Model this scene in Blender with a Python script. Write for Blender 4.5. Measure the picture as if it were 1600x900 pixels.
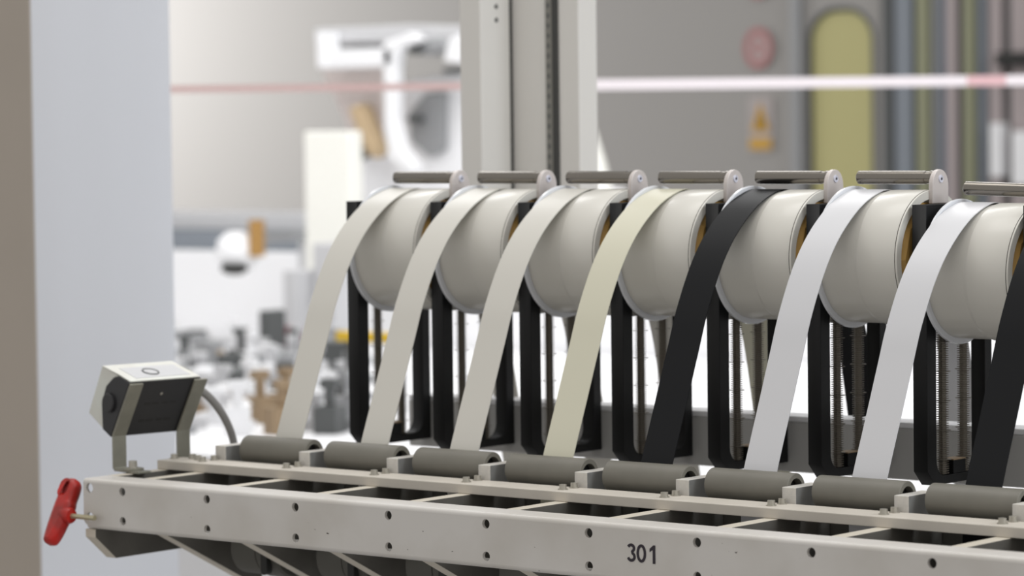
import bpy, bmesh, math, random
from mathutils import Vector, Matrix
random.seed(7)
for o in list(bpy.data.objects):
    bpy.data.objects.remove(o)
SC = bpy.context.scene
COL = SC.collection
H = 0.95            # height of the feeder bed (hole line of the front beam) above the floor
PI = math.pi
V = Vector

# ------------------------------------------------------------------ camera
cd = bpy.data.cameras.new('camera')
cam = bpy.data.objects.new('camera', cd)
COL.objects.link(cam)
right = V((0.7736, 0.6335, -0.0126)); down = V((0.0216, -0.0462, -0.9987)); fwd = V((-0.6333, 0.7724, -0.0494))
M = Matrix((right, -down, -fwd)).transposed().to_4x4()
M.translation = V((1.9833, -1.8956, 0.3031 + H))
cam.matrix_world = M
cd.sensor_width = 36.0
cd.lens = 5054.9 / 1600 * 36
cd.clip_start = 0.05; cd.clip_end = 60
cd.dof.use_dof = True
cd.dof.focus_distance = 2.48
cd.dof.aperture_fstop = 7.6
SC.camera = cam

# ------------------------------------------------------------------ world, lamps, exposure
w = bpy.data.worlds.new('hall_ambient'); SC.world = w; w.use_nodes = True
bg = w.node_tree.nodes['Background']
bg.inputs[0].default_value = (1.0, 0.985, 0.962, 1); bg.inputs[1].default_value = 0.67

def lamp(name, loc, target, sx, sy, power, col=(1, 1, 1)):
    l = bpy.data.lights.new(name, 'AREA'); l.shape = 'RECTANGLE'; l.size = sx; l.size_y = sy
    l.energy = power; l.color = col
    o = bpy.data.objects.new(name, l); COL.objects.link(o)
    o.location = V(loc) + V((0, 0, H))
    o.rotation_euler = (V(target) - V(loc)).to_track_quat('-Z', 'Y').to_euler()
    return o
lamp('hall_lamp', (0.4, 0.1, 2.6), (0.4, 0.1, 0), 2.6, 1.2, 30, (1, .985, .96))
lamp('side_lamp', (3.6, 0.9, 1.9), (0.2, 0.4, 0.0), 1.6, 1.2, 56, (.89, .945, 1))
lamp('machine_fill', (-1.5, 1.75, 1.9), (-1.6, 1.85, 0), 2.4, 1.2, 42, (1, 1, 1))  # unseen area light, added to push the background machine towards white
lamp('wall_fill', (-5.7, 3.8, .9), (-5.2, 5.0, .05), 1.1, .5, 52, (1, 1, 1))  # unseen area light, added to brighten the left part of the wall
SC.view_settings.view_transform = 'Standard'
SC.view_settings.look = 'None'
SC.view_settings.exposure = 0.0
SC.view_settings.gamma = 1.0

# ------------------------------------------------------------------ materials
def srgb(r, g, b):
    f = lambda c: c / 12.92 if c <= .04045 else ((c + .055) / 1.055) ** 2.4
    return (f(r / 255), f(g / 255), f(b / 255), 1)

def mat(name, rgb, rough=.5, metal=0, noise=0, nscale=40, bump=0, bscale=200, trans=0, coat=0, sss=0, rgb2=None, spec=.5):
    m = bpy.data.materials.new(name); m.use_nodes = True
    nt = m.node_tree; b = nt.nodes['Principled BSDF']
    c = srgb(*rgb)
    b.inputs['Base Color'].default_value = c
    b.inputs['Roughness'].default_value = rough
    b.inputs['Metallic'].default_value = metal
    b.inputs['Specular IOR Level'].default_value = spec
    b.inputs['Transmission Weight'].default_value = trans
    b.inputs['Coat Weight'].default_value = coat
    if sss:
        b.inputs['Subsurface Weight'].default_value = sss
        b.inputs['Subsurface Radius'].default_value = (.01, .01, .008)
    tc = nt.nodes.new('ShaderNodeTexCoord')
    if noise or rgb2:
        n = nt.nodes.new('ShaderNodeTexNoise'); n.inputs['Scale'].default_value = nscale; n.inputs['Detail'].default_value = 6
        nt.links.new(tc.outputs['Object'], n.inputs['Vector'])
        r = nt.nodes.new('ShaderNodeValToRGB')
        d = srgb(*rgb2) if rgb2 else tuple(x * (1 - noise) for x in c[:3]) + (1,)
        r.color_ramp.elements[0].position = .35; r.color_ramp.elements[0].color = d
        r.color_ramp.elements[1].position = .62; r.color_ramp.elements[1].color = c
        nt.links.new(n.outputs['Fac'], r.inputs['Fac'])
        nt.links.new(r.outputs['Color'], b.inputs['Base Color'])
    if bump:
        n2 = nt.nodes.new('ShaderNodeTexNoise'); n2.inputs['Scale'].default_value = bscale; n2.inputs['Detail'].default_value = 3
        nt.links.new(tc.outputs['Object'], n2.inputs['Vector'])
        bp = nt.nodes.new('ShaderNodeBump'); bp.inputs['Strength'].default_value = bump; bp.inputs['Distance'].default_value = .001
        nt.links.new(n2.outputs['Fac'], bp.inputs['Height'])
        nt.links.new(bp.outputs['Normal'], b.inputs['Normal'])
    return m

PAINT = mat('beige_paint', (205, 201, 196), .42, noise=.10, nscale=14, bump=.05, bscale=350, rgb2=(194, 189, 182))
BAR = mat('milled_bar', (204, 197, 186), .5, noise=.08, nscale=30)
RIBS = mat('rib_side', (96, 93, 87), .6, noise=.3, nscale=22)  # grey rib sides, darkened further to carry the shade inside the bays
BEIGE = mat('pillar_shade_beige', (172, 162, 151), .6, noise=.06, nscale=5)  # shade and warm bounce on the pillar front, put into the colour
RAILM = mat('rail_grey', (182, 181, 179), .5)
RIBM = mat('rib_paint', (205, 197, 182), .5, noise=.1, nscale=25)
INNER = mat('dark_grey_paint', (84, 82, 76), .6, noise=.2, nscale=20)
BLOCKM = mat('aluminium_block', (212, 208, 200), .45, noise=.1, nscale=90, rgb2=(194, 191, 186))
BLOCKS = mat('block_sawn_side', (128, 128, 126), .55, noise=.2, nscale=60)
RUBBER = mat('grey_rubber', (116, 113, 104), .5, noise=.12, nscale=35, bump=.06, bscale=900)
BORE = mat('roller_bore', (30, 30, 28), .6)
BOLT = mat('zinc_bolt', (176, 172, 162), .35, metal=.6)
BLACK = mat('black_anodised', (17, 17, 18), .5, noise=.35, nscale=18, bump=.05, spec=.3)
SPRING = mat('dark_steel', (128, 121, 110), .38, metal=.4)
TAN = mat('tan_stop', (150, 128, 100), .6)
DRUM = mat('frosted_plastic', (230, 227, 219), .34, noise=.04, nscale=8, coat=.15)
def add_translucent(m, rgb, fac):
    nt = m.node_tree; b = nt.nodes['Principled BSDF']; out = nt.nodes['Material Output']
    t = nt.nodes.new('ShaderNodeBsdfTranslucent'); t.inputs['Color'].default_value = srgb(*rgb)
    mx = nt.nodes.new('ShaderNodeMixShader'); mx.inputs[0].default_value = fac
    nt.links.new(b.outputs[0], mx.inputs[1]); nt.links.new(t.outputs[0], mx.inputs[2]); nt.links.new(mx.outputs[0], out.inputs['Surface'])
def add_specks(m, rgb, scale, thr):
    nt = m.node_tree; b = nt.nodes['Principled BSDF']
    src = b.inputs['Base Color'].links[0].from_socket
    tc = nt.nodes.new('ShaderNodeTexCoord')
    mp = nt.nodes.new('ShaderNodeMapping'); mp.inputs['Scale'].default_value = (1, 1, 1.6)
    n = nt.nodes.new('ShaderNodeTexNoise'); n.inputs['Scale'].default_value = scale; n.inputs['Detail'].default_value = 2
    r = nt.nodes.new('ShaderNodeValToRGB'); r.color_ramp.elements[0].position = thr; r.color_ramp.elements[1].position = thr + .02
    mx = nt.nodes.new('ShaderNodeMix'); mx.data_type = 'RGBA'
    nt.links.new(tc.outputs['Object'], mp.inputs['Vector']); nt.links.new(mp.outputs['Vector'], n.inputs['Vector'])
    nt.links.new(n.outputs['Fac'], r.inputs['Fac']); nt.links.new(r.outputs['Color'], mx.inputs[0])
    nt.links.new(src, mx.inputs[6]); mx.inputs[7].default_value = srgb(*rgb)
    nt.links.new(mx.outputs[2], b.inputs['Base Color'])
add_translucent(DRUM, (232, 230, 222), .15)
add_specks(PAINT, (70, 62, 55), 130, .765)
FLANGE = mat('clear_plastic', (234, 236, 241), .2, trans=.15, coat=.3)
SEAM = mat('seam_shadow_gap', (60, 55, 50), .8)
CORE = mat('ochre_core', (206, 164, 92), .5, noise=.15, nscale=20)
STEEL = mat('brushed_steel', (130, 125, 118), .2, metal=.95, bump=.03, bscale=500)
PLATE = mat('stainless_plate', (206, 198, 194), .42, metal=.15)
SCREW = mat('bright_screw', (225, 226, 240), .25, metal=.4)
T_WARM = mat('tape_warm_white', (207, 204, 196), .36)
T_IVORY = mat('tape_ivory', (210, 207, 187), .36)
T_BLACK = mat('tape_black', (14, 15, 18), .5, spec=.22)
T_WHITE = mat('tape_white', (209, 209, 212), .36)
RED = mat('red_plastic', (196, 28, 18), .42, noise=.35, nscale=45, rgb2=(140, 34, 28))
REDD = mat('dark_red_plastic', (110, 14, 10), .5)
HEXS = mat('hex_shaft', (176, 168, 140), .35, metal=.5)
SHELL = mat('sensor_shell', (214, 216, 208), .4, noise=.12, nscale=30, rgb2=(206, 204, 196))
SBLK = mat('sensor_black', (36, 36, 38), .5)
BRKT = mat('bracket_zinc', (140, 138, 126), .42, metal=.35, noise=.15, nscale=50)
CABLE = mat('grey_cable', (150, 148, 145), .5)
PILW = mat('pillar_white', (214, 216, 222), .5)
GANT = mat('gantry_white', (218, 215, 210), .5)
RACKM = mat('rack_grey', (128, 126, 119), .5)
DARKG = mat('dark_slot_and_shade', (62, 62, 60), .6)  # also colours the painted shadow beside the gantry rack
WALLM = mat('wall_grey', (152, 149, 146), .7)
WHITE = mat('machine_white', (236, 236, 238), .5)
CREAM = mat('cream_white', (240, 239, 232), .5)
LGREY = mat('light_grey', (196, 196, 198), .5)
MGREY = mat('mid_grey', (148, 149, 151), .5)
BLUEG = mat('blue_grey', (128, 134, 142), .5)
DGREY = mat('dark_grey', (84, 86, 86), .55)
NAVY = mat('slate_blue', (92, 102, 116), .5)
OLIVE = mat('olive_yellow', (142, 143, 116), .5)
PINKG = mat('pinkish_grey', (164, 153, 153), .5)
YELLOWW = mat('yellow_pane', (182, 176, 124), .35)
HOSE = mat('pale_brown_hose', (192, 168, 134), .5)
BROWN = mat('brown_cap', (168, 128, 70), .5)
YEL = mat('yellow_bar', (222, 184, 40), .5)
DKRED = mat('dark_red', (130, 60, 70), .5)
SIGNR = mat('sign_red', (168, 108, 108), .6)
SIGNW = mat('sign_face', (170, 161, 159), .6)
SIGNY = mat('sign_yellow', (196, 150, 40), .6)
SIGNB = mat('sign_brown', (110, 84, 20), .6)
TPW = mat('barrier_white', (240, 232, 236), .5)
TPR = mat('barrier_red', (198, 168, 165), .5)
TPP = mat('barrier_pink', (222, 182, 186), .5)
FLOORM = mat('floor_grey', (150, 148, 146), .5)
INK = mat('black_ink', (32, 22, 34), .5)
SHIELD = mat('shield_plastic', (226, 214, 210), .35, trans=.25)

# ------------------------------------------------------------------ builders (everything in machine coordinates; z = 0 is the hole line)
ORG = {}
def finish(bm, mats, smooth=False):
    me = bpy.data.meshes.new('m')
    bmesh.ops.recalc_face_normals(bm, faces=bm.faces[:])
    if smooth:
        for f in bm.faces: f.smooth = True
    bm.to_mesh(me); bm.free()
    for m in (mats if isinstance(mats, (list, tuple)) else [mats]): me.materials.append(m)
    return me

def obj(name, bm, mats, parent=None, bevel=0, smooth=False, auto=None, seg=2):
    me = bm if isinstance(bm, bpy.types.Mesh) else finish(bm, mats, smooth)
    if isinstance(bm, bpy.types.Mesh):
        me.materials.clear()
        for m in (mats if isinstance(mats, (list, tuple)) else [mats]): me.materials.append(m)
    me.name = name
    o = bpy.data.objects.new(name, me); COL.objects.link(o)
    if parent is None:
        xs = [v.co for v in me.vertices]
        lo = V([min(c[i] for c in xs) for i in range(3)]); hi = V([max(c[i] for c in xs) for i in range(3)])
        org = V(((lo.x + hi.x) / 2, (lo.y + hi.y) / 2, lo.z))
        o.location = org + V((0, 0, H))
    else:
        org = ORG[parent.name]
        o.parent = parent
    ORG[o.name] = org
    me.transform(Matrix.Translation(-org))
    if auto is not None:
        for p in me.polygons: p.use_smooth = True
        me.set_sharp_from_angle(angle=math.radians(auto))
    if bevel:
        b = o.modifiers.new('bevel', 'BEVEL'); b.width = bevel; b.segments = seg; b.limit_method = 'ANGLE'; b.angle_limit = math.radians(40)
        b.harden_normals = False
    return o

def tag(o, label, cat, group=None):
    o['label'] = label; o['category'] = cat
    if group: o['group'] = group
    return o
def thing(name, base, label, cat, group=None):
    o = bpy.data.objects.new(name, None); COL.objects.link(o)
    o.empty_display_size = .02
    o.location = V(base) + V((0, 0, H)); ORG[o.name] = V(base)
    return tag(o, label, cat, group)
def struct(o):
    o['kind'] = 'structure'; return o
def dup(root, off, label):
    def rec(a, par):
        c = a.copy(); COL.objects.link(c)
        if par is not None:
            c.parent = par
        for ch in a.children: rec(ch, c)
        return c
    kids = list(root.children)
    r = root.copy(); COL.objects.link(r); r.location = root.location + V(off)
    r['label'] = label
    for ch in kids: rec(ch, r)
    return r

def B(): return bmesh.new()
def box(bm, x0, x1, y0, y1, z0, z1, mi=0):
    vs = [bm.verts.new((x, y, z)) for x in (x0, x1) for y in (y0, y1) for z in (z0, z1)]
    for q in ((0, 1, 3, 2), (4, 6, 7, 5), (0, 4, 5, 1), (2, 3, 7, 6), (0, 2, 6, 4), (1, 5, 7, 3)):
        f = bm.faces.new([vs[i] for i in q]); f.material_index = mi
    return bm
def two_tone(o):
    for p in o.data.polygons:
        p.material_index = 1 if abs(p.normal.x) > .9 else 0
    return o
def BX(*a): return box(B(), *a)
def prism(bm, pts, fn, a, b, mi=0):
    """extrude polygon pts (2-D) between a and b; fn(u, v, t) -> xyz"""
    A = [bm.verts.new(fn(u, v, a)) for u, v in pts]; C_ = [bm.verts.new(fn(u, v, b)) for u, v in pts]
    n = len(pts)
    fs = [bm.faces.new(A), bm.faces.new(C_[::-1])]
    for i in range(n): fs.append(bm.faces.new((A[i], A[(i + 1) % n], C_[(i + 1) % n], C_[i])))
    for f in fs: f.material_index = mi
    return bm
alongX = lambda u, v, t: (t, u, v)
alongY = lambda u, v, t: (u, t, v)
alongZ = lambda u, v, t: (u, v, t)
def frame_of(d):
    d = d.normalized(); a = V((0, 0, 1)) if abs(d.z) < .9 else V((1, 0, 0))
    u = d.cross(a).normalized(); return u, d.cross(u).normalized()
def cyl(bm, p0, p1, r, n=20, r2=None, mi=0, caps=True):
    p0 = V(p0); p1 = V(p1); u, v = frame_of(p1 - p0); r2 = r if r2 is None else r2
    A = []; C_ = []
    for i in range(n):
        a = 2 * PI * i / n; e = u * math.cos(a) + v * math.sin(a)
        A.append(bm.verts.new(p0 + e * r)); C_.append(bm.verts.new(p1 + e * r2))
    for i in range(n):
        f = bm.faces.new((A[i], A[(i + 1) % n], C_[(i + 1) % n], C_[i])); f.material_index = mi
    if caps:
        bm.faces.new(A[::-1]).material_index = mi; bm.faces.new(C_).material_index = mi
    return bm
def lathe(bm, prof, axis_p, axis_d, n=32, closed=False, mi=0):
    """prof: list of (t along the axis, radius)"""
    p = V(axis_p); d = V(axis_d).normalized(); u, v = frame_of(d)
    rings = []
    for t, r in prof:
        rings.append([bm.verts.new(p + d * t + (u * math.cos(2 * PI * i / n) + v * math.sin(2 * PI * i / n)) * max(r, 1e-5)) for i in range(n)])
    m = len(prof)
    for k in range(m if closed else m - 1):
        a = rings[k]; b = rings[(k + 1) % m]
        for i in range(n):
            bm.faces.new((a[i], a[(i + 1) % n], b[(i + 1) % n], b[i])).material_index = mi
    if not closed:
        bm.faces.new(rings[0][::-1]).material_index = mi; bm.faces.new(rings[-1]).material_index = mi
    return bm
def tube(bm, path, r, n=10):
    pts = [V(p) for p in path]; rings = []
    for i, p in enumerate(pts):
        d = (pts[min(i + 1, len(pts) - 1)] - pts[max(i - 1, 0)]).normalized(); u, v = frame_of(d)
        if rings:
            u = (pu - d * pu.dot(d)).normalized(); v = d.cross(u)
        pu = u
        rings.append([bm.verts.new(p + (u * math.cos(2 * PI * k / n) + v * math.sin(2 * PI * k / n)) * r) for k in range(n)])
    for a, b in zip(rings, rings[1:]):
        for k in range(n): bm.faces.new((a[k], a[(k + 1) % n], b[(k + 1) % n], b[k]))
    bm.faces.new(rings[0][::-1]); bm.faces.new(rings[-1])
    return bm
def spline(pts, n=8):
    P = [V(p) for p in pts]; P = [P[0] * 2 - P[1]] + P + [P[-1] * 2 - P[-2]]; out = []
    for i in range(1, len(P) - 2):
        for k in range(n):
            t = k / n; a, b, c, d = P[i - 1:i + 3]
            out.append(.5 * ((2 * b) + (c - a) * t + (2 * a - 5 * b + 4 * c - d) * t * t + (3 * b - a - 3 * c + d) * t ** 3))
    out.append(P[-2]); return out
def holed(loops, t, mtx, bevel=0):
    """flat plate: loops[0] outline, the others holes; thickness t centred on the plane; mtx places the plane"""
    cu = bpy.data.curves.new('c', 'CURVE'); cu.dimensions = '2D'; cu.fill_mode = 'BOTH'
    cu.extrude = max(t / 2 - bevel, 0); cu.bevel_depth = bevel; cu.bevel_resolution = 1; cu.offset = -bevel
    for L in loops:
        s = cu.splines.new('POLY'); s.points.add(len(L) - 1); s.use_cyclic_u = True
        for q, (x, y) in zip(s.points, L): q.co = (x, y, 0, 1)
    o = bpy.data.objects.new('c', cu); COL.objects.link(o)
    me = bpy.data.meshes.new_from_object(o)
    bpy.data.objects.remove(o); bpy.data.curves.remove(cu)
    me.transform(mtx); return me
def mtx(ux, uy, o):
    ux = V(ux); uy = V(uy); m = Matrix((ux, uy, ux.cross(uy))).transposed().to_4x4(); m.translation = V(o); return m
YZ = lambda x: mtx((0, 1, 0), (0, 0, 1), (x, 0, 0))      # plane coords (y, z) at x
XZ = lambda y: mtx((1, 0, 0), (0, 0, 1), (0, y, 0))      # plane coords (x, z) at y
def circ(cx, cy, r, n=20, ry=None): return [(cx + r * math.cos(2 * PI * i / n), cy + (ry or r) * math.sin(2 * PI * i / n)) for i in range(n)]
def rrect(x0, x1, y0, y1, r, n=5, corners=(1, 1, 1, 1)):
    """rounded rectangle; corners: (x1y1, x0y1, x0y0, x1y0)"""
    out = []
    for (cx, cy, a0), on, (px, py) in zip(((x1 - r, y1 - r, 0), (x0 + r, y1 - r, 90), (x0 + r, y0 + r, 180), (x1 - r, y0 + r, 270)), corners, ((x1, y1), (x0, y1), (x0, y0), (x1, y0))):
        if on: out += [(cx + r * math.cos(math.radians(a0 + 90 * i / n)), cy + r * math.sin(math.radians(a0 + 90 * i / n))) for i in range(n + 1)]
        else: out.append((px, py))
    return out
def textmesh(s, size, m, bold=0, depth=.0002, align='LEFT', sx=1):
    cu = bpy.data.curves.new('t', 'FONT'); cu.body = s; cu.size = size; cu.offset = bold; cu.extrude = depth; cu.align_x = align
    o = bpy.data.objects.new('t', cu); COL.objects.link(o)
    me = bpy.data.meshes.new_from_object(o); bpy.data.objects.remove(o); bpy.data.curves.remove(cu)
    me.transform(Matrix.Diagonal((sx, 1, 1, 1))); me.transform(m); return me

# ------------------------------------------------------------------ the setting
struct(obj('floor', BX(-8, 5, -4, 6, -H - .1, -H), FLOORM))
struct(obj('wall_back', BX(-8, 5, 5.0, 5.15, -H, 2.6), WALLM))
pil = obj('pillar', BX(-.735, -.6303, .4802, .690, -H, 2.3), PILW, bevel=.002); struct(pil)
obj('shaded_front_skin', BX(-.7349, -.6304, .4780, .4801, -H + .001, 2.299), BEIGE, pil)  # thin added skin that holds the painted shade of the front face

door = bpy.data.objects.new('door_1', None); COL.objects.link(door)
door.location = (-2.546, 4.99, 0); ORG['door_1'] = V((-2.546, 4.99, -H)); door['kind'] = 'structure'
win = rrect(-2.654, -2.470, -.45, .588, .075, 8)
obj('door_panel', holed([[(-2.676, -H), (-2.426, -H), (-2.426, .9), (-2.676, .9)], win[::-1]], .03, XZ(4.985)), WALLM, door)
obj('window_frame', holed([rrect(-2.665, -2.459, -.461, .599, .085, 8), win[::-1]], .036, XZ(4.985), .003), DGREY, door)
obj('window_pane', holed([win], .006, XZ(4.980)), YELLOWW, door)
struct(obj('trim_1', BX(-2.708, -2.678, 4.955, 5.0, -H, 1.2), MGREY, bevel=.003))
struct(obj('trim_2', BX(-2.424, -2.391, 4.94, 5.0, -H, 1.2), DGREY, bevel=.003))

# ------------------------------------------------------------------ feeder bed
NB = 10
bed = thing('feeder_bed', (.45, .08, -H), 'long beige steel feeder bed with drilled front beam marked 301', 'machine')
holes = [circ(-.04, .0009, .0042), circ(-.04, -.0238, .0040)]
for n in range(NB):
    holes += [circ(n * .1, 0, .0037), circ(n * .1, -.025, .0037)]
outl = [(-.0475, .0053), (-.0475, -.0275), (-.0445, -.0305), (.98, -.0305), (.98, .0053)]
obj('front_panel', holed([outl] + [h[::-1] for h in holes], .003, XZ(.0015)), PAINT, bed)
arc = lambda cy, cz, r, a0, a1, n=5: [(cy + r * math.cos(math.radians(a0 + (a1 - a0) * i / n)), cz + r * math.sin(math.radians(a0 + (a1 - a0) * i / n))) for i in range(n + 1)]
top = arc(.0035, .0053, .0035, 180, 90) + [(.0275, .0088), (.0275, .0058), (.003, .0058), (.003, .0053)]
obj('top_flange', prism(B(), top, alongX, -.0475, .98), PAINT, bed, auto=35)
bot = arc(.0035, -.0305, .0035, 180, 270) + [(.0275, -.034), (.0275, -.031), (.003, -.031), (.003, -.0305)]
obj('bottom_flange', prism(B(), bot, alongX, -.0435, .98), PAINT, bed, auto=35)
def stroke(bm, path, w_, closed=False):
    P = [V((a, b, 0)) for a, b in path]; n = len(P); A = []
    for k in range(n):
        a = P[(k - 1) % n] if closed or k else P[k]; b = P[(k + 1) % n] if closed or k < n - 1 else P[k]
        t = (b - a).normalized(); m_ = V((-t.y, t.x, 0)) * w_ / 2
        A.append([bm.verts.new((q.x, y, q.y)) for q in (P[k] - m_, P[k] + m_) for y in (-.0003, -.00002)])
    for k in range(n if closed else n - 1):
        a = A[k]; b = A[(k + 1) % n]
        for q in ((0, 1), (1, 3), (3, 2), (2, 0)): bm.faces.new((a[q[0]], a[q[1]], b[q[1]], b[q[0]]))
    if not closed: bm.faces.new((A[0][0], A[0][2], A[0][3], A[0][1])); bm.faces.new((A[-1][0], A[-1][1], A[-1][3], A[-1][2]))
    return bm
def el(cx, cy, rx, ry, a0, a1, n=14): return [(cx + rx * math.cos(math.radians(a0 + (a1 - a0) * k / n)), cy + ry * math.sin(math.radians(a0 + (a1 - a0) * k / n))) for k in range(n + 1)]
sw = .0022; zb = -.0186; hc = .0137
bm = B(); xo = .5364 + .0035
stroke(bm, el(xo, zb + hc * .745, .0027, hc * .255 - sw / 2, 160, -70) + el(xo + .0001, zb + hc * .28, .0030, hc * .28 - sw / 2, 65, -165), sw)
stroke(bm, el((.5364 + .0129), zb + hc / 2, .0033, hc / 2 - sw / 2, 0, 360, 28)[:-1], sw, True)
xo = .5364 + .0240
prism(bm, [(xo - .0006, zb), (xo + .0018, zb), (xo + .0018, zb + hc), (xo, zb + hc), (xo - .0034, zb + hc * .80), (xo - .0034, zb + hc * .62), (xo - .0006, zb + hc * .75)], lambda a, b, t: (a, t, b), -.0003, -.00002)
obj('slot_number', bm, INK, bed)
endp = [(.0014, -.0345), (.0014, -.0414), (.0252, -.0618), (.158, -.0618), (.158, .0088), (.0277, .0088), (.0277, -.0345)]
obj('end_plate', prism(B(), endp, alongX, -.0475, -.035), [RIBM, RIBS], bed, bevel=.0006); two_tone(bpy.data.objects['end_plate'])
ribp = [(.0277, .0088), (.158, .0088), (.158, -.0998), (.0277, -.0336)]
rib0 = None
for k in range(NB):
    x = .1 * k
    if rib0 is None:
        rib0 = obj('rib', prism(B(), ribp, alongX, -.0023, .0106), [RIBM, RIBS], bed, bevel=.0005); two_tone(rib0)
    else:
        c = rib0.copy(); COL.objects.link(c); c.location.x = x
obj('rear_plate', BX(-.0023, .98, .1585, .163, -.087, .0088), INNER, bed)
obj('roller_bar', BX(-.0475, .98, .088, .1192, .0089, .0168), BAR, bed, bevel=.0006)
blk0 = None
bolts = []
for k in range(9):
    x = .1 * k
    if blk0 is None:
        bmk = BX(-.0070, .0058, .1194, .1575, .0089, .029)
        blk0 = two_tone(obj('roller_block', bmk, [BLOCKM, BLOCKS], bed, bevel=.0005))
    else:
        c = blk0.copy(); COL.objects.link(c); c.location.x = x
def hexbolt(bm, x, y, z, r=.0030, h=.0042):
    cyl(bm, (x, y, z), (x, y, z + .0007), r * 1.35, 16)
    cyl(bm, (x, y, z + .0007), (x, y, z + h), r, 14, r * .97)
    return bm
b0 = obj('bolt', hexbolt(B(), 0, 0, 0), BOLT, bed, auto=40)
b0.location = V((0, 0, 0))
# the bolt mesh sits at machine (0,0,0); copies are shifted to their places
spots = []
for k in range(9):
    spots += [(-.0035 + .1 * k, .1000, .0168), (-.0032 + .1 * k, .1140, .0168)]
spots += [(-.0425, .104, .0168), (-.0290, .1135, .0168), (-.0170, .1085, .0168)]
for i, s in enumerate(spots):
    c = b0 if i == 0 else b0.copy()
    if i: COL.objects.link(c)
    c.location = V(s)
cy0 = None
for k in range(NB - 1):
    x = .1 * k
    if cy0 is None:
        cy0 = obj('clamp_cylinder', lathe(B(), [(0, .012), (0, .023), (.028, .023), (.0282, .021), (.0298, .021), (.03, .024), (.052, .024), (.054, .022)], (.034, .118, -.056), (1, 0, 0), 28), INNER, bed, auto=40)
        sl0 = obj('cylinder_slot', prism(B(), rrect(.074, .081, -.075, -.028, .0034), lambda u, v, t: (u, t, v), .090, .0965), BORE, bed)
    else:
        for q in (cy0, sl0):
            c = q.copy(); COL.objects.link(c); c.location.x = x
leg0 = obj('leg', BX(.66, .72, .10, .155, -H, -.0868), INNER, bed, bevel=.002)
c = leg0.copy(); COL.objects.link(c); c.location.x = .24
obj('rear_foot', BX(.62, .98, .02, .158, -H, -H + .02), INNER, bed, bevel=.002)

# rollers
ORD = ['leftmost', 'second', 'third', 'fourth', 'fifth', 'sixth', 'seventh', 'eighth']
TAPEN = ['leftmost warm white tape', 'second warm white tape', 'third warm white tape', 'ivory tape', 'black tape beside the ivory one',
         'white tape after the black one', 'white tape on the lowered drum', 'black tape at the right edge']
RX0, RX1, RY, RZ, RR = .0148, .0926, .1390, .0252, .0125
r = thing('guide_roller', (.055, RY, RZ - RR), 'grey rubber guide roller in front of the ' + TAPEN[0], 'roller', 'guide rollers along the front bar')
obj('sleeve', lathe(B(), [(0, .0086), (0, .0119), (.0006, RR), (RX1 - RX0 - .0006, RR), (RX1 - RX0, .0119), (RX1 - RX0, .0086)], (RX0, RY, RZ), (1, 0, 0), 48, True), RUBBER, r, auto=35)
obj('bore', lathe(B(), [(0.001, .0084), (RX1 - RX0 - .006, .0084)], (RX0, RY, RZ), (1, 0, 0), 32), BORE, r, auto=35)
obj('axle', cyl(B(), (RX0 - .0004, RY, RZ), (.0926, RY, RZ), .003, 14), BOLT, r, auto=35)
for k in range(1, 8):
    dup(r, (.1 * k, 0, 0), 'grey rubber guide roller in front of the ' + TAPEN[k])

# ------------------------------------------------------------------ rear rail
rail = thing('rear_rail', (.5, .39, -H), 'grey horizontal rail with white top lip behind the black plates', 'rail')
obj('rail_beam', BX(.0, 1.0, .3690, .392, .0085, .0512), RAILM, rail, bevel=.001)
obj('rail_lip', BX(.0, 1.0, .3690, .398, .0513, .0562), WHITE, rail, bevel=.001)
obj('post', BX(.93, .98, .3700, .391, -H, .0084), MGREY, rail, bevel=.001)

# ------------------------------------------------------------------ black slotted plates with screw columns
outer = [(.2704, .2388), (.2704, .0285), (.282, .0168), (.3685, .0168), (.3685, .2388)]
slot = rrect(.2841, .3577, .0237, .158, .0125, 6)
fr = thing('slotted_plate', (.0212, .32, .0168), 'leftmost black slotted plate, at the free end of the tape row', 'plate', 'black slotted plates holding the drums')
obj('plate', holed([outer[::-1], slot], .0130, YZ(.0212), .0004), BLACK, fr)
def column(yc):
    bm = B(); prof = [(0, .0031)]
    z = .0; p = .0018; n = 0; L = .150
    while z < L:
        big = n % 13 == 6
        prof += [(z + .0006, .0031), (z + .0008, .0066 if big else .0050), (z + .0012, .0066 if big else .0050), (z + .0014, .0031)]
        z += p; n += 1
    prof.append((L + .002, .0031))
    return lathe(bm, prof, (.0212, yc, .0238), (0, 0, 1), 12)
obj('screw_column', column(.3035), SPRING, fr, auto=30)
obj('screw_column', column(.3348), SPRING, fr, auto=30)
obj('stop_block', BX(.0152, .0272, .3100, .3285, .0238, .0345), BLACK, fr, bevel=.0006)
obj('stop_pad', BX(.0153, .0271, .3101, .3284, .0346, .0354), TAN, fr)
for k in range(1, 8):
    dup(fr, (.1 * k, 0, 0), 'black slotted plate, %s from the left, left of the %s' % (ORD[k] if k < 7 else 'eighth', TAPEN[k]))

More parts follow.
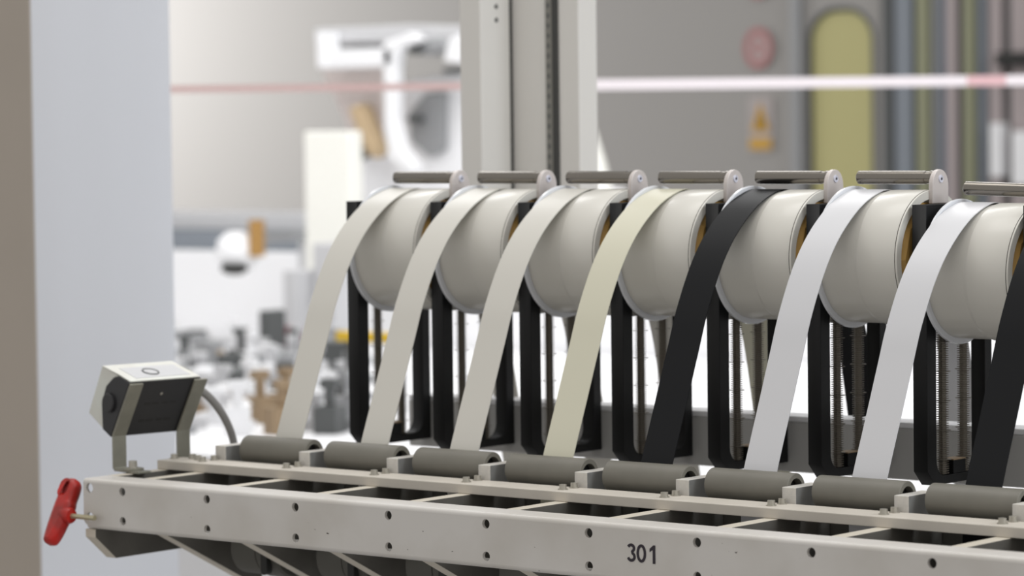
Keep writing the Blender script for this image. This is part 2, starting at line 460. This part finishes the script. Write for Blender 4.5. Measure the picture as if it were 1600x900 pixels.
# ------------------------------------------------------------------ drums
DX, DY, DZ = .0345, .3077, .1953
GD = 'frosted drums in a row'
d = thing('tape_drum', (.072, DY, DZ - .0575), 'frosted plastic drum carrying the ' + TAPEN[0], 'drum', GD)
obj('shell', lathe(B(), [(.0032, .048), (.0032, .0529), (.0352, .0530), (.0366, .0532), (.0384, .0539), (.0398, .0543), (.0755, .0546), (.0765, .0542), (.0765, .0475), (.066, .0465)], (DX, DY, DZ), (1, 0, 0), 72, True), DRUM, d, auto=35)
obj('flange', lathe(B(), [(0, .012), (0, .0568), (.0006, .0575), (.0024, .0575), (.003, .0568), (.0031, .0531), (.0031, .012)], (DX, DY, DZ), (1, 0, 0), 72, True), FLANGE, d, auto=35)
obj('seam', lathe(B(), [(.0747, .0543), (.0747, .05475), (.0752, .05475), (.0752, .0543)], (DX, DY, DZ), (1, 0, 0), 72, True), SEAM, d, auto=35)
obj('core', lathe(B(), [(.062, .046), (.072, .0468), (.0760, .0405), (.0750, .020)], (DX, DY, DZ), (1, 0, 0), 10), CORE, d)
obj('axle', cyl(B(), (.0280, DY, DZ), (.1143, DY, DZ), .008, 20), STEEL, d, auto=35)
for k in range(1, 8):
    dup(d, (.1 * k, 0, -.0100 if k == 6 else 0), 'frosted plastic drum carrying the ' + TAPEN[k])

# ------------------------------------------------------------------ top rods
GR = 'steel rods over the drums'
RRY, RRZ = .3135, .2595
rd = thing('retaining_rod', (.074, RRY, .239), 'brushed steel rod with rounded end plate above the ' + TAPEN[0], 'rod', GR)
obj('rod', lathe(B(), [(0, .0040), (.0012, .0055), (.0645, .0055), (.0650, .0050), (.0690, .0050), (.0695, .0056), (.0736, .0056)], (.0368, RRY, RRZ), (1, 0, 0), 32), STEEL, rd, auto=35)
pl = [(RRY - .0118, .2389)] + [(RRY - .0118 * math.cos(PI * i / 16), .2530 + .0130 * math.sin(PI * i / 16)) for i in range(17)] + [(RRY + .0118, .2389)]
obj('end_plate', prism(B(), pl, alongX, .1106, .1145), PLATE, rd, bevel=.0005)
sc = obj('screw', lathe(B(), [(0, .0031), (.0008, .0030), (.0010, .0024)], (.1145, RRY, RRZ - .001), (1, 0, 0), 20), SCREW, rd, auto=35)
obj('socket', lathe(B(), [(.0009, .0012), (.0012, .0012)], (.1145, RRY, RRZ - .001), (1, 0, 0), 6), INK, sc)
for k in range(1, 7):
    q = dup(rd, (.1 * k, 0, -.0095 if k == 6 else 0), 'brushed steel rod with rounded end plate above the ' + TAPEN[k])
    if k == 6: q.rotation_euler.y = math.radians(1.6)

# ------------------------------------------------------------------ tapes
FRONT = [(.1530, -.05), (.1530, .0), (.1534, .0245), (.1560, .0360), (.1720, .0800), (.1880, .1243), (.1998, .1557), (.2185, .1905), (.2403, .2165), (.2690, .2374)]
REAR = [(.3360, .2416), (.3560, .2300), (.3790, .2125), (.3985, .1860), (.4155, .1560), (.4330, .1180), (.4480, .0670), (.4700, -.02), (.4900, -.12)]
def tape(k, m, label):
    dz = .0098 if k == 6 else 0
    pts = FRONT + [(.2980, .2483), (.3160, .2483)] + REAR
    sp = spline([(y, z - dz * min(1, max(0, z / .22)), 0) for y, z in pts], 6)
    bm = B(); t = .0007; L = .031; A = []
    for i, p in enumerate(sp):
        a = sp[max(0, i - 1)]; b = sp[min(len(sp) - 1, i + 1)]
        tg = (b - a).normalized(); nrm = V((-tg.y, tg.x, 0))
        f = min(1, max(0, p.y / .24))
        x0 = .0315 + .0064 * math.sin(PI / 2 * f) ** 1.3 + .1 * k
        A.append([bm.verts.new((x, p.x + nrm.x * s, p.y + nrm.y * s)) for x, s in ((x0, 0), (x0 + L, 0), (x0 + L, t), (x0, t))])
    for a, b in zip(A, A[1:]):
        for q in range(4): bm.faces.new((a[q], a[(q + 1) % 4], b[(q + 1) % 4], b[q]))
    bm.faces.new(A[0][::-1]); bm.faces.new(A[-1])
    return tag(obj('edging_tape', bm, m, auto=40), label, 'tape', 'edging tapes over the drums')
tape(0, T_WARM, 'warm white edging tape, leftmost in the row, over the first drum')
tape(1, T_WARM, 'warm white edging tape, second from the left, over the second drum')
tape(2, T_WARM, 'warm white edging tape, third from the left, next to the ivory tape')
tape(3, T_IVORY, 'ivory edging tape, the only cream coloured one, left of a black tape')
tape(4, T_BLACK, 'black edging tape running between the ivory and the bright white tapes')
tape(5, T_WHITE, 'bright white edging tape directly right of the black tape')
tape(6, T_WHITE, 'bright white edging tape on the lowered drum, second from the right')
tape(7, T_BLACK, 'black edging tape at the far right end of the row')

# ------------------------------------------------------------------ sensor on its bracket
F = V((-.0370, .0480, .0890)); Lx = V((.146, .989, 0)).normalized(); ZZ = V((0, 0, 1))
n0 = V((.989, -.146, 0)).normalized()
S = lambda l, a, b: F + Lx * l - n0 * a + ZZ * b          # l along the box, a backwards, b up
fd = (n0 * -.0300 + ZZ * -.0502).normalized()             # down along the black face
nf = (n0 * .0502 - ZZ * .0300).normalized()               # out of the black face
tu = (ZZ * .0421 + n0 * .0118).normalized()               # out of the top face
sen = thing('sensor', (-.065, .095, .0088), 'small tilted sensor box, white shell and black back, on two steel straps', 'sensor')
Lh = .075
def offs(p, q): return (p[0] + q[0], p[1] + q[1])
sh = [(0, 0), (.0421, .0118), (.0642, -.0309), (.0419, -.0442), (.0405, -.0430), (.0400, -.0410), (.0415, -.0204), (.0345, -.0055), (.0240, .0020), (.0158, .0040), (.0010, -.0014)]
obj('shell', prism(B(), sh, lambda u, v, t: S(t, u, v), 0, Lh), SHELL, sen, bevel=.0010)
bk = [(.0004, -.0016), (.0158, .0038), (.0245, .0018), (.0352, -.0056), (.0425, -.0204), (.0418, -.0438), (.0300, -.0502)]
obj('housing', prism(B(), bk, lambda u, v, t: S(t, u, v), -.0012, Lh + .0010), SBLK, sen, bevel=.0006)
obj('end_knob', lathe(B(), [(0, .0085), (-.0020, .0085), (-.0030, .0075)], S(-.0012, .0300, -.0200), Lx, 24), SBLK, sen, auto=35)
K = lambda l, d, e: F + Lx * l + fd * d + nf * e
for d_ in (.0245, .0425):
    for l in (.023, .0315, .042, .0505):
        bm = B(); prism(bm, [(l, d_), (l + .0066, d_), (l + .0066, d_ + .0018), (l, d_ + .0018)], lambda a, b, t: K(a, b, t), -.0006, .0004)
        obj('vent_slot', bm, BORE, sen)
obj('face_screw', lathe(B(), [(0, .0016), (.0006, .0014)], K(.038, .0155, -.0002), nf, 12), BOLT, sen, auto=35)
pc = S(.034, .0180, .0052)
obj('top_label', prism(B(), [(u, v) for u, v in rrect(.010, .068, -.0130, .0140, .009, 5, (0, 0, 0, 0))], lambda u, v, t: S(u, .018, .00505) + (n0 * -.0421 + ZZ * .0118).normalized() * v + tu * t, -.0001, .0003), LGREY, sen)
obj('lens_ring', lathe(B(), [(0, .0078), (.0009, .0078), (.0009, .0066), (0, .0066)], pc, tu, 28, True), DGREY, sen, auto=35)
obj('lens', lathe(B(), [(0, .0066), (.0004, .0066)], pc, tu, 24), LGREY, sen, auto=35)
def strap(l, foot):
    w2 = .0070; th = .0024
    p_top = K(l, .0020, .0016); p_bend = K(l, .0560, .0016)
    p_low = V((p_bend.x, p_bend.y, .0118)); p_f0 = V((p_bend.x + .0024, p_bend.y, .0101)); p_f1 = p_f0 + n0 * foot
    cen = [p_top, p_bend, p_low, p_f0, p_f1]; bm = B(); A = []
    nor = [nf, (nf + n0).normalized(), n0, (n0 + ZZ).normalized(), ZZ]
    for c_, n_ in zip(cen, nor):
        A.append([bm.verts.new(c_ + Lx * a * w2 + n_ * b * th / 2) for a, b in ((-1, -1), (1, -1), (1, 1), (-1, 1))])
    for a, b in zip(A, A[1:]):
        for q in range(4): bm.faces.new((a[q], a[(q + 1) % 4], b[(q + 1) % 4], b[q]))
    bm.faces.new(A[0][::-1]); bm.faces.new(A[-1])
    return bm, (p_f0 + p_f1) / 2
bm, fp = strap(.0060, .034); obj('strap', bm, BRKT, sen, bevel=.0006)
obj('washer', lathe(B(), [(0, .0095), (.0012, .0095), (.0016, .0085)], (fp.x, fp.y, .0114), (0, 0, 1), 24), BRKT, sen, auto=35)
obj('bolt', hexbolt(B(), fp.x, fp.y, .0130, .0038, .0062), BOLT, sen, auto=40)
bm, fp2 = strap(.0750, .020); obj('strap', bm, BRKT, sen, bevel=.0006)
cab = spline([S(.0740, .018, -.012), V((-.0445, .140, .0745)), V((-.0455, .158, .0620)), V((-.0475, .175, .0440)), V((-.0500, .187, .0220)), V((-.0510, .190, -.010))], 8)
obj('cable', tube(B(), cab, .0036, 12), CABLE, sen, auto=60)

# ------------------------------------------------------------------ red T handle
hd = thing('hex_key', (-.066, -.006, -.05), 'red plastic T handle hex key plugged into the left end of the beam', 'tool')
g = V((0, .0295, .0511)).normalized(); hx = V((1, 0, 0)); C0 = V((-.0665, -.0049, -.0204))
hm = mtx(g, hx, C0)
ol = [(-.0315, -.004), (-.0300, .0018), (-.022, .0052), (-.010, .0070), (-.004, .0078), (.006, .0078), (.010, .0066), (.019, .0062), (.026, .0046), (.0295, .001), (.0295, -.004), (.0265, -.0078), (.018, -.0102), (.004, -.0106), (-.012, -.0098), (-.024, -.0086), (-.0298, -.0070)]
olp = [(p.x, p.y) for p in spline([V((a, b, 0)) for a, b in ol + ol[:1]], 4)[:-1]]
hole = [(.0195 + a, -.0045 + b) for a, b in rrect(-.0045, .0045, -.0018, .0018, .0017, 4)]
obj('grip', holed([olp, hole[::-1]], .0135, hm, .0042), RED, hd, auto=50)
obj('hanging_recess', holed([[(.0195 + a, -.0045 + b) for a, b in rrect(-.0047, .0047, -.0020, .0020, .0019, 4)]], .009, hm), REDD, hd)
hub = C0 + hx * .0055 - g * .0035
obj('hub', lathe(B(), [(-.004, .0075), (.003, .0072), (.0055, .0060), (.0058, .004)], hub, hx, 24), RED, hd, auto=40)
obj('shaft', lathe(B(), [(0, .0023), (.030, .0023)], hub + hx * .004, hx, 6), HEXS, hd)

# ------------------------------------------------------------------ gantry column behind the drums
ga = thing('gantry_column', (-.01, .56, .16), 'pale square gantry column with dark toothed rack behind the drums', 'column')
obj('front_post', BX(-.0641, -.038, .5256, .5708, .16, 1.25), GANT, ga, bevel=.0008)
obj('dark_gap', BX(-.0620, -.0385, .5709, .5757, .162, 1.25), DARKG, ga)
obj('back_panel', BX(-.0640, .0438, .5758, .6051, .16, 1.25), GANT, ga, bevel=.0008)
obj('rack', BX(.0046, .0122, .5735, .5757, .16, 1.25), RACKM, ga)
obj('rack_shade_strip', BX(.0123, .0195, .5745, .5757, .16, 1.25), DARKG, ga)  # shadow along the right of the rack, painted as a dark strip
bm = B()
for i in range(110): box(bm, .0070, .0098, .5730, .5734, .165 + i * .0098, .1692 + i * .0098)
obj('rack_teeth', bm, DGREY, ga)
for z in (.4219, .4088):
    obj('screw', lathe(B(), [(0, .0023), (.0006, .0023)], (-.038, .5503, z), (1, 0, 0), 12), DARKG, ga)
obj('overhead_beam', BX(-2.2, 2.6, .50, .62, 1.25, 1.37), GANT, ga, bevel=.002)
for x in (-2.2, 2.52): obj('leg', BX(x, x + .08, .52, .60, -H, 1.2499), GANT, ga, bevel=.002)

# ------------------------------------------------------------------ barrier tape (red and white) in front of the far wall
bt = thing('barrier_tape', (-1.0, 2.1, .36), 'taut red and white barrier tape stretched across the hall', 'barrier tape')
P0 = V((-1.75, 1.522, .370)); P1 = V((-.42, 2.612, .3665)); dv = (P1 - P0)
cuts = [(0, .42, TPR), (.4201, .83, TPW), (.8301, .865, TPP), (.8651, 1, TPW)]
for i, (a, b, m_) in enumerate(cuts):
    A0 = P0 + dv * a; A1 = P0 + dv * b; hh = .0052 if i == 0 else .0080
    nrm = V((dv.y, -dv.x, 0)).normalized() * .0003
    bm = B(); vs = [bm.verts.new(q + V((0, 0, s)) + nrm * e) for e in (-1, 1) for q, s in ((A0, -hh), (A1, -hh), (A1, hh), (A0, hh))]
    for q in ((0, 1, 2, 3), (7, 6, 5, 4), (0, 4, 5, 1), (1, 5, 6, 2), (2, 6, 7, 3), (3, 7, 4, 0)): bm.faces.new([vs[j] for j in q])
    obj('red_band' if m_ is not TPW else 'white_band', bm, m_, bt)

# ------------------------------------------------------------------ background machine
bedb = thing('machining_table', (-1.0, 1.8, -H), 'long white machine table far behind, crowded with small fittings', 'machine table')
obj('table_body', BX(-3.4, 1.6, 1.0, 2.6, -H, -.115), WHITE, bedb, bevel=.004)
obj('table_top', BX(-3.42, 1.62, .98, 2.62, -.1149, -.10), WHITE, bedb, bevel=.003)
enc = thing('machine_enclosure', (-1.0, 2.8, -H), 'white machine enclosure with grey rail along its top, behind the table', 'machine')
obj('front_cover', BX(-3.4, 1.6, 2.63, 3.0, -H, .070), WHITE, enc, bevel=.004)
obj('grey_rail', BX(-3.4, -2.2, 2.66, 2.9, .0702, .108), BLUEG, enc, bevel=.003)
obj('pale_rail', BX(-3.4, -2.2, 2.70, 2.9, .1082, .142), LGREY, enc, bevel=.003)
obj('side_cover', BX(-2.2, 1.6, 2.62, 3.0, .0702, .150), WHITE, enc, bevel=.004)
tag(obj('control_cabinet', BX(-2.069, -1.955, 2.45, 2.485, -.0998, .3015), CREAM, bevel=.004), 'cream white cabinet standing left of the arched machining unit', 'cabinet')

def bq(x, y, Y):      # a point of the plane Y seen from where the photograph was taken, used once per part below for its size
    dx = (x - 800) / 5054.9; dy = (y - 450) / 5054.9
    dr = right * dx + down * dy + fwd
    t = (Y + 1.8956) / dr.y
    return V((1.9833, -1.8956, .3031)) + dr * t
def xz(x, y, Y):
    p = bq(x, y, Y); return (p.x, max(p.z, .1503))
HY = 2.70
hdm = thing('machining_unit', (-2.05, 2.8, .15), 'white machining unit with slanted guard and tall arched post', 'machine')
def slab(name, poly, y0, y1, m_, bev=.004, par=hdm):
    return obj(name, prism(B(), [xz(a, b, y0) for a, b in poly], alongY, y0, y1), m_, par, bevel=bev)
slab('top_plate', [(490, 44), (640, 38), (725, 40), (725, 62), (600, 66), (490, 68)], 2.70, 2.90, LGREY)
slab('back_panel', [(500, 68), (600, 66), (600, 84), (500, 86)], 2.80, 2.84, MGREY)
slab('crossbar', [(493, 78), (612, 74), (612, 104), (495, 108)], 2.66, 2.70, WHITE)
slab('side_arm', [(492, 50), (506, 50), (508, 106), (494, 106)], 2.655, 2.70, WHITE)
slab('arched_post', [(596, 66), (640, 50), (655, 62), (622, 76), (616, 96), (616, 190), (626, 232), (650, 262), (640, 275), (606, 250), (598, 200)], 2.66, 2.69, WHITE, .006)
slab('slanted_guard', [(500, 110), (600, 106), (600, 240), (556, 240), (530, 170)], 2.74, 2.78, SHIELD)
slab('hose', [(540, 168), (564, 160), (592, 232), (584, 250), (568, 240)], 2.70, 2.735, HOSE, .01)
slab('hose_clip', [(546, 232), (562, 226), (566, 246), (552, 252)], 2.69, 2.72, DGREY, .006)
slab('spindle_body', [(616, 128), (722, 112), (722, 330), (540, 330), (540, 250), (600, 240), (616, 215)], 2.78, 3.0, WHITE, .006)
slab('viewing_window', [(636, 176), (662, 146), (694, 142), (694, 236), (668, 246), (640, 222)], 2.765, 2.779, MGREY, .01)
slab('window_knob', [(634, 180), (652, 180), (652, 192), (634, 192)], 2.74, 2.764, DGREY, .006)
slab('motor', [(640, 66), (690, 56), (700, 80), (650, 88)], 2.69, 2.76, MGREY, .01)
slab('motor_cap', [(632, 74), (656, 70), (656, 84), (638, 86)], 2.68, 2.72, DGREY, .006)
slab('side_bracket', [(700, 60), (722, 50), (722, 100), (690, 96)], 2.66, 2.76, WHITE, .006)
slab('coupling', [(688, 106), (722, 104), (722, 114), (690, 116)], 2.70, 2.77, DGREY, .006)

hop = thing('hopper', (-1.5, 2.72, .15), 'cream funnel shaped hopper right of the gantry column', 'hopper')
obj('funnel', lathe(B(), [(0, .050), (.02, .048), (.05, .032), (.09, .022), (.15, .004)], (bq(928, 300, 2.72).x, 2.72, .1502), (0, 0, 1), 28), CREAM, hop, auto=50)
q = bq(962, 275, 2.70)
obj('lid', lathe(B(), [(0, .03), (.03, .026), (.042, .012)], (q.x, 2.70, .1502), (0, 0, 1), 24), WHITE, hop, auto=50)

lp = thing('suction_lamp', (-2.35, 2.5, -.02), 'round white dust hood with a brown cap above the machine table', 'hood')
q = bq(372, 392, 2.45)
obj('hood', lathe(B(), [(-.040, .012), (-.034, .028), (-.015, .040), (.01, .042), (.028, .030), (.036, .010)], q, (.35, 0, 1), 28), WHITE, lp, auto=60)
q2 = bq(401, 372, 2.45)
obj('cap', cyl(B(), q2 + V((0, 0, -.034)), q2 + V((0, 0, .034)), .015, 20), BROWN, lp, auto=40)
q3 = bq(378, 420, 2.45)
obj('nozzle', lathe(B(), [(0, .012), (.008, .026), (.020, .024)], q3 - V((0, .02, .010)), (0, 0, 1), 20), BORE, lp, auto=40)
obj('holder', BX(q2.x - .006, q2.x + .006, 2.46, 2.60, q2.z - .01, q2.z + .01), MGREY, lp)
obj('holder_post', BX(q2.x - .012, q2.x + .012, 2.575, 2.605, -.0999, q2.z - .0101), LGREY, lp)

# small vacuum pods crowded on the table (a blur of white, grey and dark fittings)
def pod(kind):
    bm = B()
    if kind == 0:
        box(bm, -.03, .03, -.03, .03, 0, .018); cyl(bm, (0, 0, .018), (0, 0, .05), .011, 12); cyl(bm, (0, 0, .05), (0, 0, .062), .026, 14)
    elif kind == 1:
        box(bm, -.02, .02, -.025, .025, 0, .045); cyl(bm, (0, 0, .045), (0, 0, .075), .009, 10); box(bm, -.014, .014, -.01, .01, .075, .09)
    else:
        cyl(bm, (0, 0, 0), (0, 0, .012), .028, 14); cyl(bm, (0, 0, .012), (0, 0, .04), .016, 12); cyl(bm, (0, 0, .04), (0, 0, .05), .022, 14, .012)
    bmesh.ops.scale(bm, vec=(.8, .8, .8), verts=bm.verts[:])
    return bm
protos = {}
LAB = {0: 'small %s clamping pod with round cup on the white machine table', 1: 'small upright %s fitting on the white machine table', 2: 'small round %s suction cup on the white machine table'}
cols = [('white', WHITE), ('light grey', LGREY), ('grey', MGREY), ('dark grey', DGREY), ('tan', TAN)]
placed = []
tries = 0
while len(placed) < 105 and tries < 9000:
    tries += 1
    px = random.uniform(262, 560); dep_ = random.uniform(4.3, 5.8)
    dr = right * ((px - 800) / 5054.9) + down * 0.0 + fwd
    x = 1.9833 + dr.x * dep_; y = -1.8956 + dr.y * dep_
    if not (1.02 < y < 2.45): continue
    if any(abs(x - bq(u, 550, Y_).x) < .07 and abs(y - Y_ - .025) < .07 for u, Y_ in ((340, 1.90), (517, 1.94), (410, 2.10), (446, 2.16), (452, 2.30), (505, 2.34), (524, 1.54), (618, 1.54))): continue
    if any((x - a) ** 2 + (y - b) ** 2 < .056 ** 2 for a, b in placed): continue
    placed.append((x, y))
    kind = random.choice((0, 0, 1, 1, 2)); ci = random.choices((0, 1, 2, 3, 4), (3.4, 3.2, 3, 2.2, .9))[0]
    key = (kind, ci)
    if key not in protos:
        o = obj('vacuum_pod', pod(kind), cols[ci][1], auto=40)
        o.location = V((x, y, -.0999 + H)); protos[key] = o
        tag(o, LAB[kind] % cols[ci][0], 'clamp', LAB[kind] % cols[ci][0])
    else:
        o = protos[key].copy(); COL.objects.link(o); o.location = V((x, y, -.0999 + H))
    o.rotation_euler.z = random.uniform(0, 3)

def tabbox(name, x, y, w_, h_, Y, m_, label, cat, dpt=.05):
    a = bq(x, y, Y); s = (Y + 1.8956) / .73 / 5054.9
    zb = -.0999
    o = obj(name, BX(a.x - w_ * s / 2 / .77, a.x + w_ * s / 2 / .77, Y, Y + dpt, zb, a.z + h_ * s / 2), m_, bevel=.003)
    return tag(o, label, cat)
tabbox('motor_box', 340, 575, 24, 44, 1.90, DGREY, 'dark box on the table nearest the white pillar', 'box')
tabbox('motor_box', 517, 552, 50, 36, 1.94, DGREY, 'wide dark box on the table left of the first black plate', 'box')
tabbox('motor_box', 410, 515, 13, 60, 2.10, DGREY, 'narrow tall dark post on the table in the middle of the clutter', 'post')
tabbox('red_lever', 446, 518, 34, 14, 2.16, DKRED, 'dark red block on the table beside the tall dark post', 'lever', .03)
yb = thing('stop_bar', (-1.05, 1.55, -.10), 'thin yellow stop bar on two posts behind the leftmost black plate', 'bar')
a = bq(524, 525, 1.55); b = bq(618, 527, 1.55)
obj('bar', BX(a.x, b.x, 1.55, 1.565, a.z - .007, a.z + .007), YEL, yb, bevel=.001)
for x in (a.x + .004, b.x - .012): obj('post', BX(x, x + .008, 1.5655, 1.575, -.0999, a.z + .006), DGREY, yb)
tabbox('tool_post', 452, 462, 22, 80, 2.30, LGREY, 'pale grey upright post at the back of the table', 'post')
tabbox('tool_post', 505, 440, 34, 120, 2.34, LGREY, 'broad pale upright housing behind the leftmost tape', 'housing')

# ------------------------------------------------------------------ signs on the far wall
sg = thing('prohibition_sign', (-2.832, 4.99, .45), 'round red prohibition sign on grey wall above the yellow warning sign', 'sign')
obj('sign_plate', holed([circ(-2.832, .5015, .046, 32, .053)], .004, XZ(4.995)), SIGNW, sg)
obj('ring', holed([circ(-2.832, .5015, .045, 32, .052), circ(-2.832, .5015, .030, 32, .036)[::-1]], .002, XZ(4.992)), SIGNR, sg)
obj('pictogram', holed([rrect(-2.842, -2.822, .482, .522, .008)], .001, XZ(4.9925)), SIGNR, sg)
sg = thing('prohibition_sign', (-2.832, 4.99, .63), 'red prohibition sign cut off by the top of the picture', 'sign')
obj('sign_plate', holed([circ(-2.832, .682, .046, 32, .053)], .004, XZ(4.995)), SIGNW, sg)
obj('ring', holed([circ(-2.832, .682, .045, 32, .052), circ(-2.832, .682, .030, 32, .036)[::-1]], .002, XZ(4.992)), SIGNR, sg)
sg = thing('warning_sign', (-2.828, 4.99, .24), 'yellow triangle warning sign over a yellow plate on grey wall', 'sign')
obj('backing', holed([rrect(-2.866, -2.790, .232, .376, .006)], .003, XZ(4.996)), SIGNW, sg)
obj('triangle', holed([[(-2.856, .287), (-2.800, .287), (-2.828, .360)]], .002, XZ(4.993)), SIGNY, sg)
obj('symbol', holed([[(-2.838, .296), (-2.818, .296), (-2.828, .338)]], .001, XZ(4.9915)), SIGNB, sg)
obj('text_plate', holed([rrect(-2.862, -2.794, .240, .268, .003)], .002, XZ(4.993)), SIGNY, sg)

# ------------------------------------------------------------------ pipes and posts along the right part of the wall
GP = 'pipes and posts beside the far door'
for x0, x1, m_, lab, nm_ in (
    (-2.402, -2.354, BLUEG, 'blue grey flat post nearest the far door', 'wall_post'),
    (-2.352, -2.341, DGREY, 'thin dark pipe left of the first olive post', 'pipe'),
    (-2.339, -2.308, OLIVE, 'olive yellow post, the one nearer the door', 'wall_post'),
    (-2.306, -2.284, MGREY, 'mid grey pipe between the olive and the slate post', 'pipe'),
    (-2.282, -2.258, NAVY, 'slate blue pipe left of the pinkish post', 'pipe'),
    (-2.256, -2.226, PINKG, 'pinkish grey post next to the slate blue pipe', 'wall_post'),
    (-2.224, -2.206, DGREY, 'dark pipe between pinkish and olive posts', 'pipe'),
    (-2.204, -2.178, OLIVE, 'olive yellow post farther from the door', 'wall_post'),
    (-2.176, -2.150, BLUEG, 'blue grey pipe right of the farther olive post', 'pipe'),
    (-2.148, -2.134, DGREY, 'thin dark pipe right of the blue grey pipe', 'pipe'),
    (-2.132, -2.098, PINKG, 'pinkish post carrying a white box', 'wall_post'),
    (-2.096, -2.074, DGREY, 'dark pipe between the two white boxes', 'pipe'),
    (-2.072, -2.020, PINKG, 'wide pinkish post at the right edge of the picture', 'wall_post'),
    (-2.018, -1.960, MGREY, 'grey post beyond the right edge of the wall bank', 'wall_post')):
    x0 += .026; x1 += .026
    if nm_ == 'pipe': bm = cyl(B(), ((x0 + x1) / 2, 4.95, -H), ((x0 + x1) / 2, 4.95, 1.2), (x1 - x0) / 2, 16)
    else: bm = BX(x0, x1, 4.93, 4.998, -H, 1.2)
    tag(obj(nm_, bm, m_, auto=40), lab, 'pipe' if nm_ == 'pipe' else 'post', GP)
tag(obj('junction_box', BX(-2.083, -2.052, 4.89, 4.9295, .17, .30), WHITE, bevel=.003), 'small white box on the pinkish post, left one of two', 'box')
tag(obj('junction_box', BX(-2.022, -1.972, 4.89, 4.9295, .15, .28), WHITE, bevel=.003), 'small white box at the right edge of the picture', 'box')
tag(obj('pipe_clamp', BX(-2.064, -1.96, 4.885, 4.9285, .438, .470), BORE, bevel=.003), 'black clamp across the rightmost posts', 'clamp')
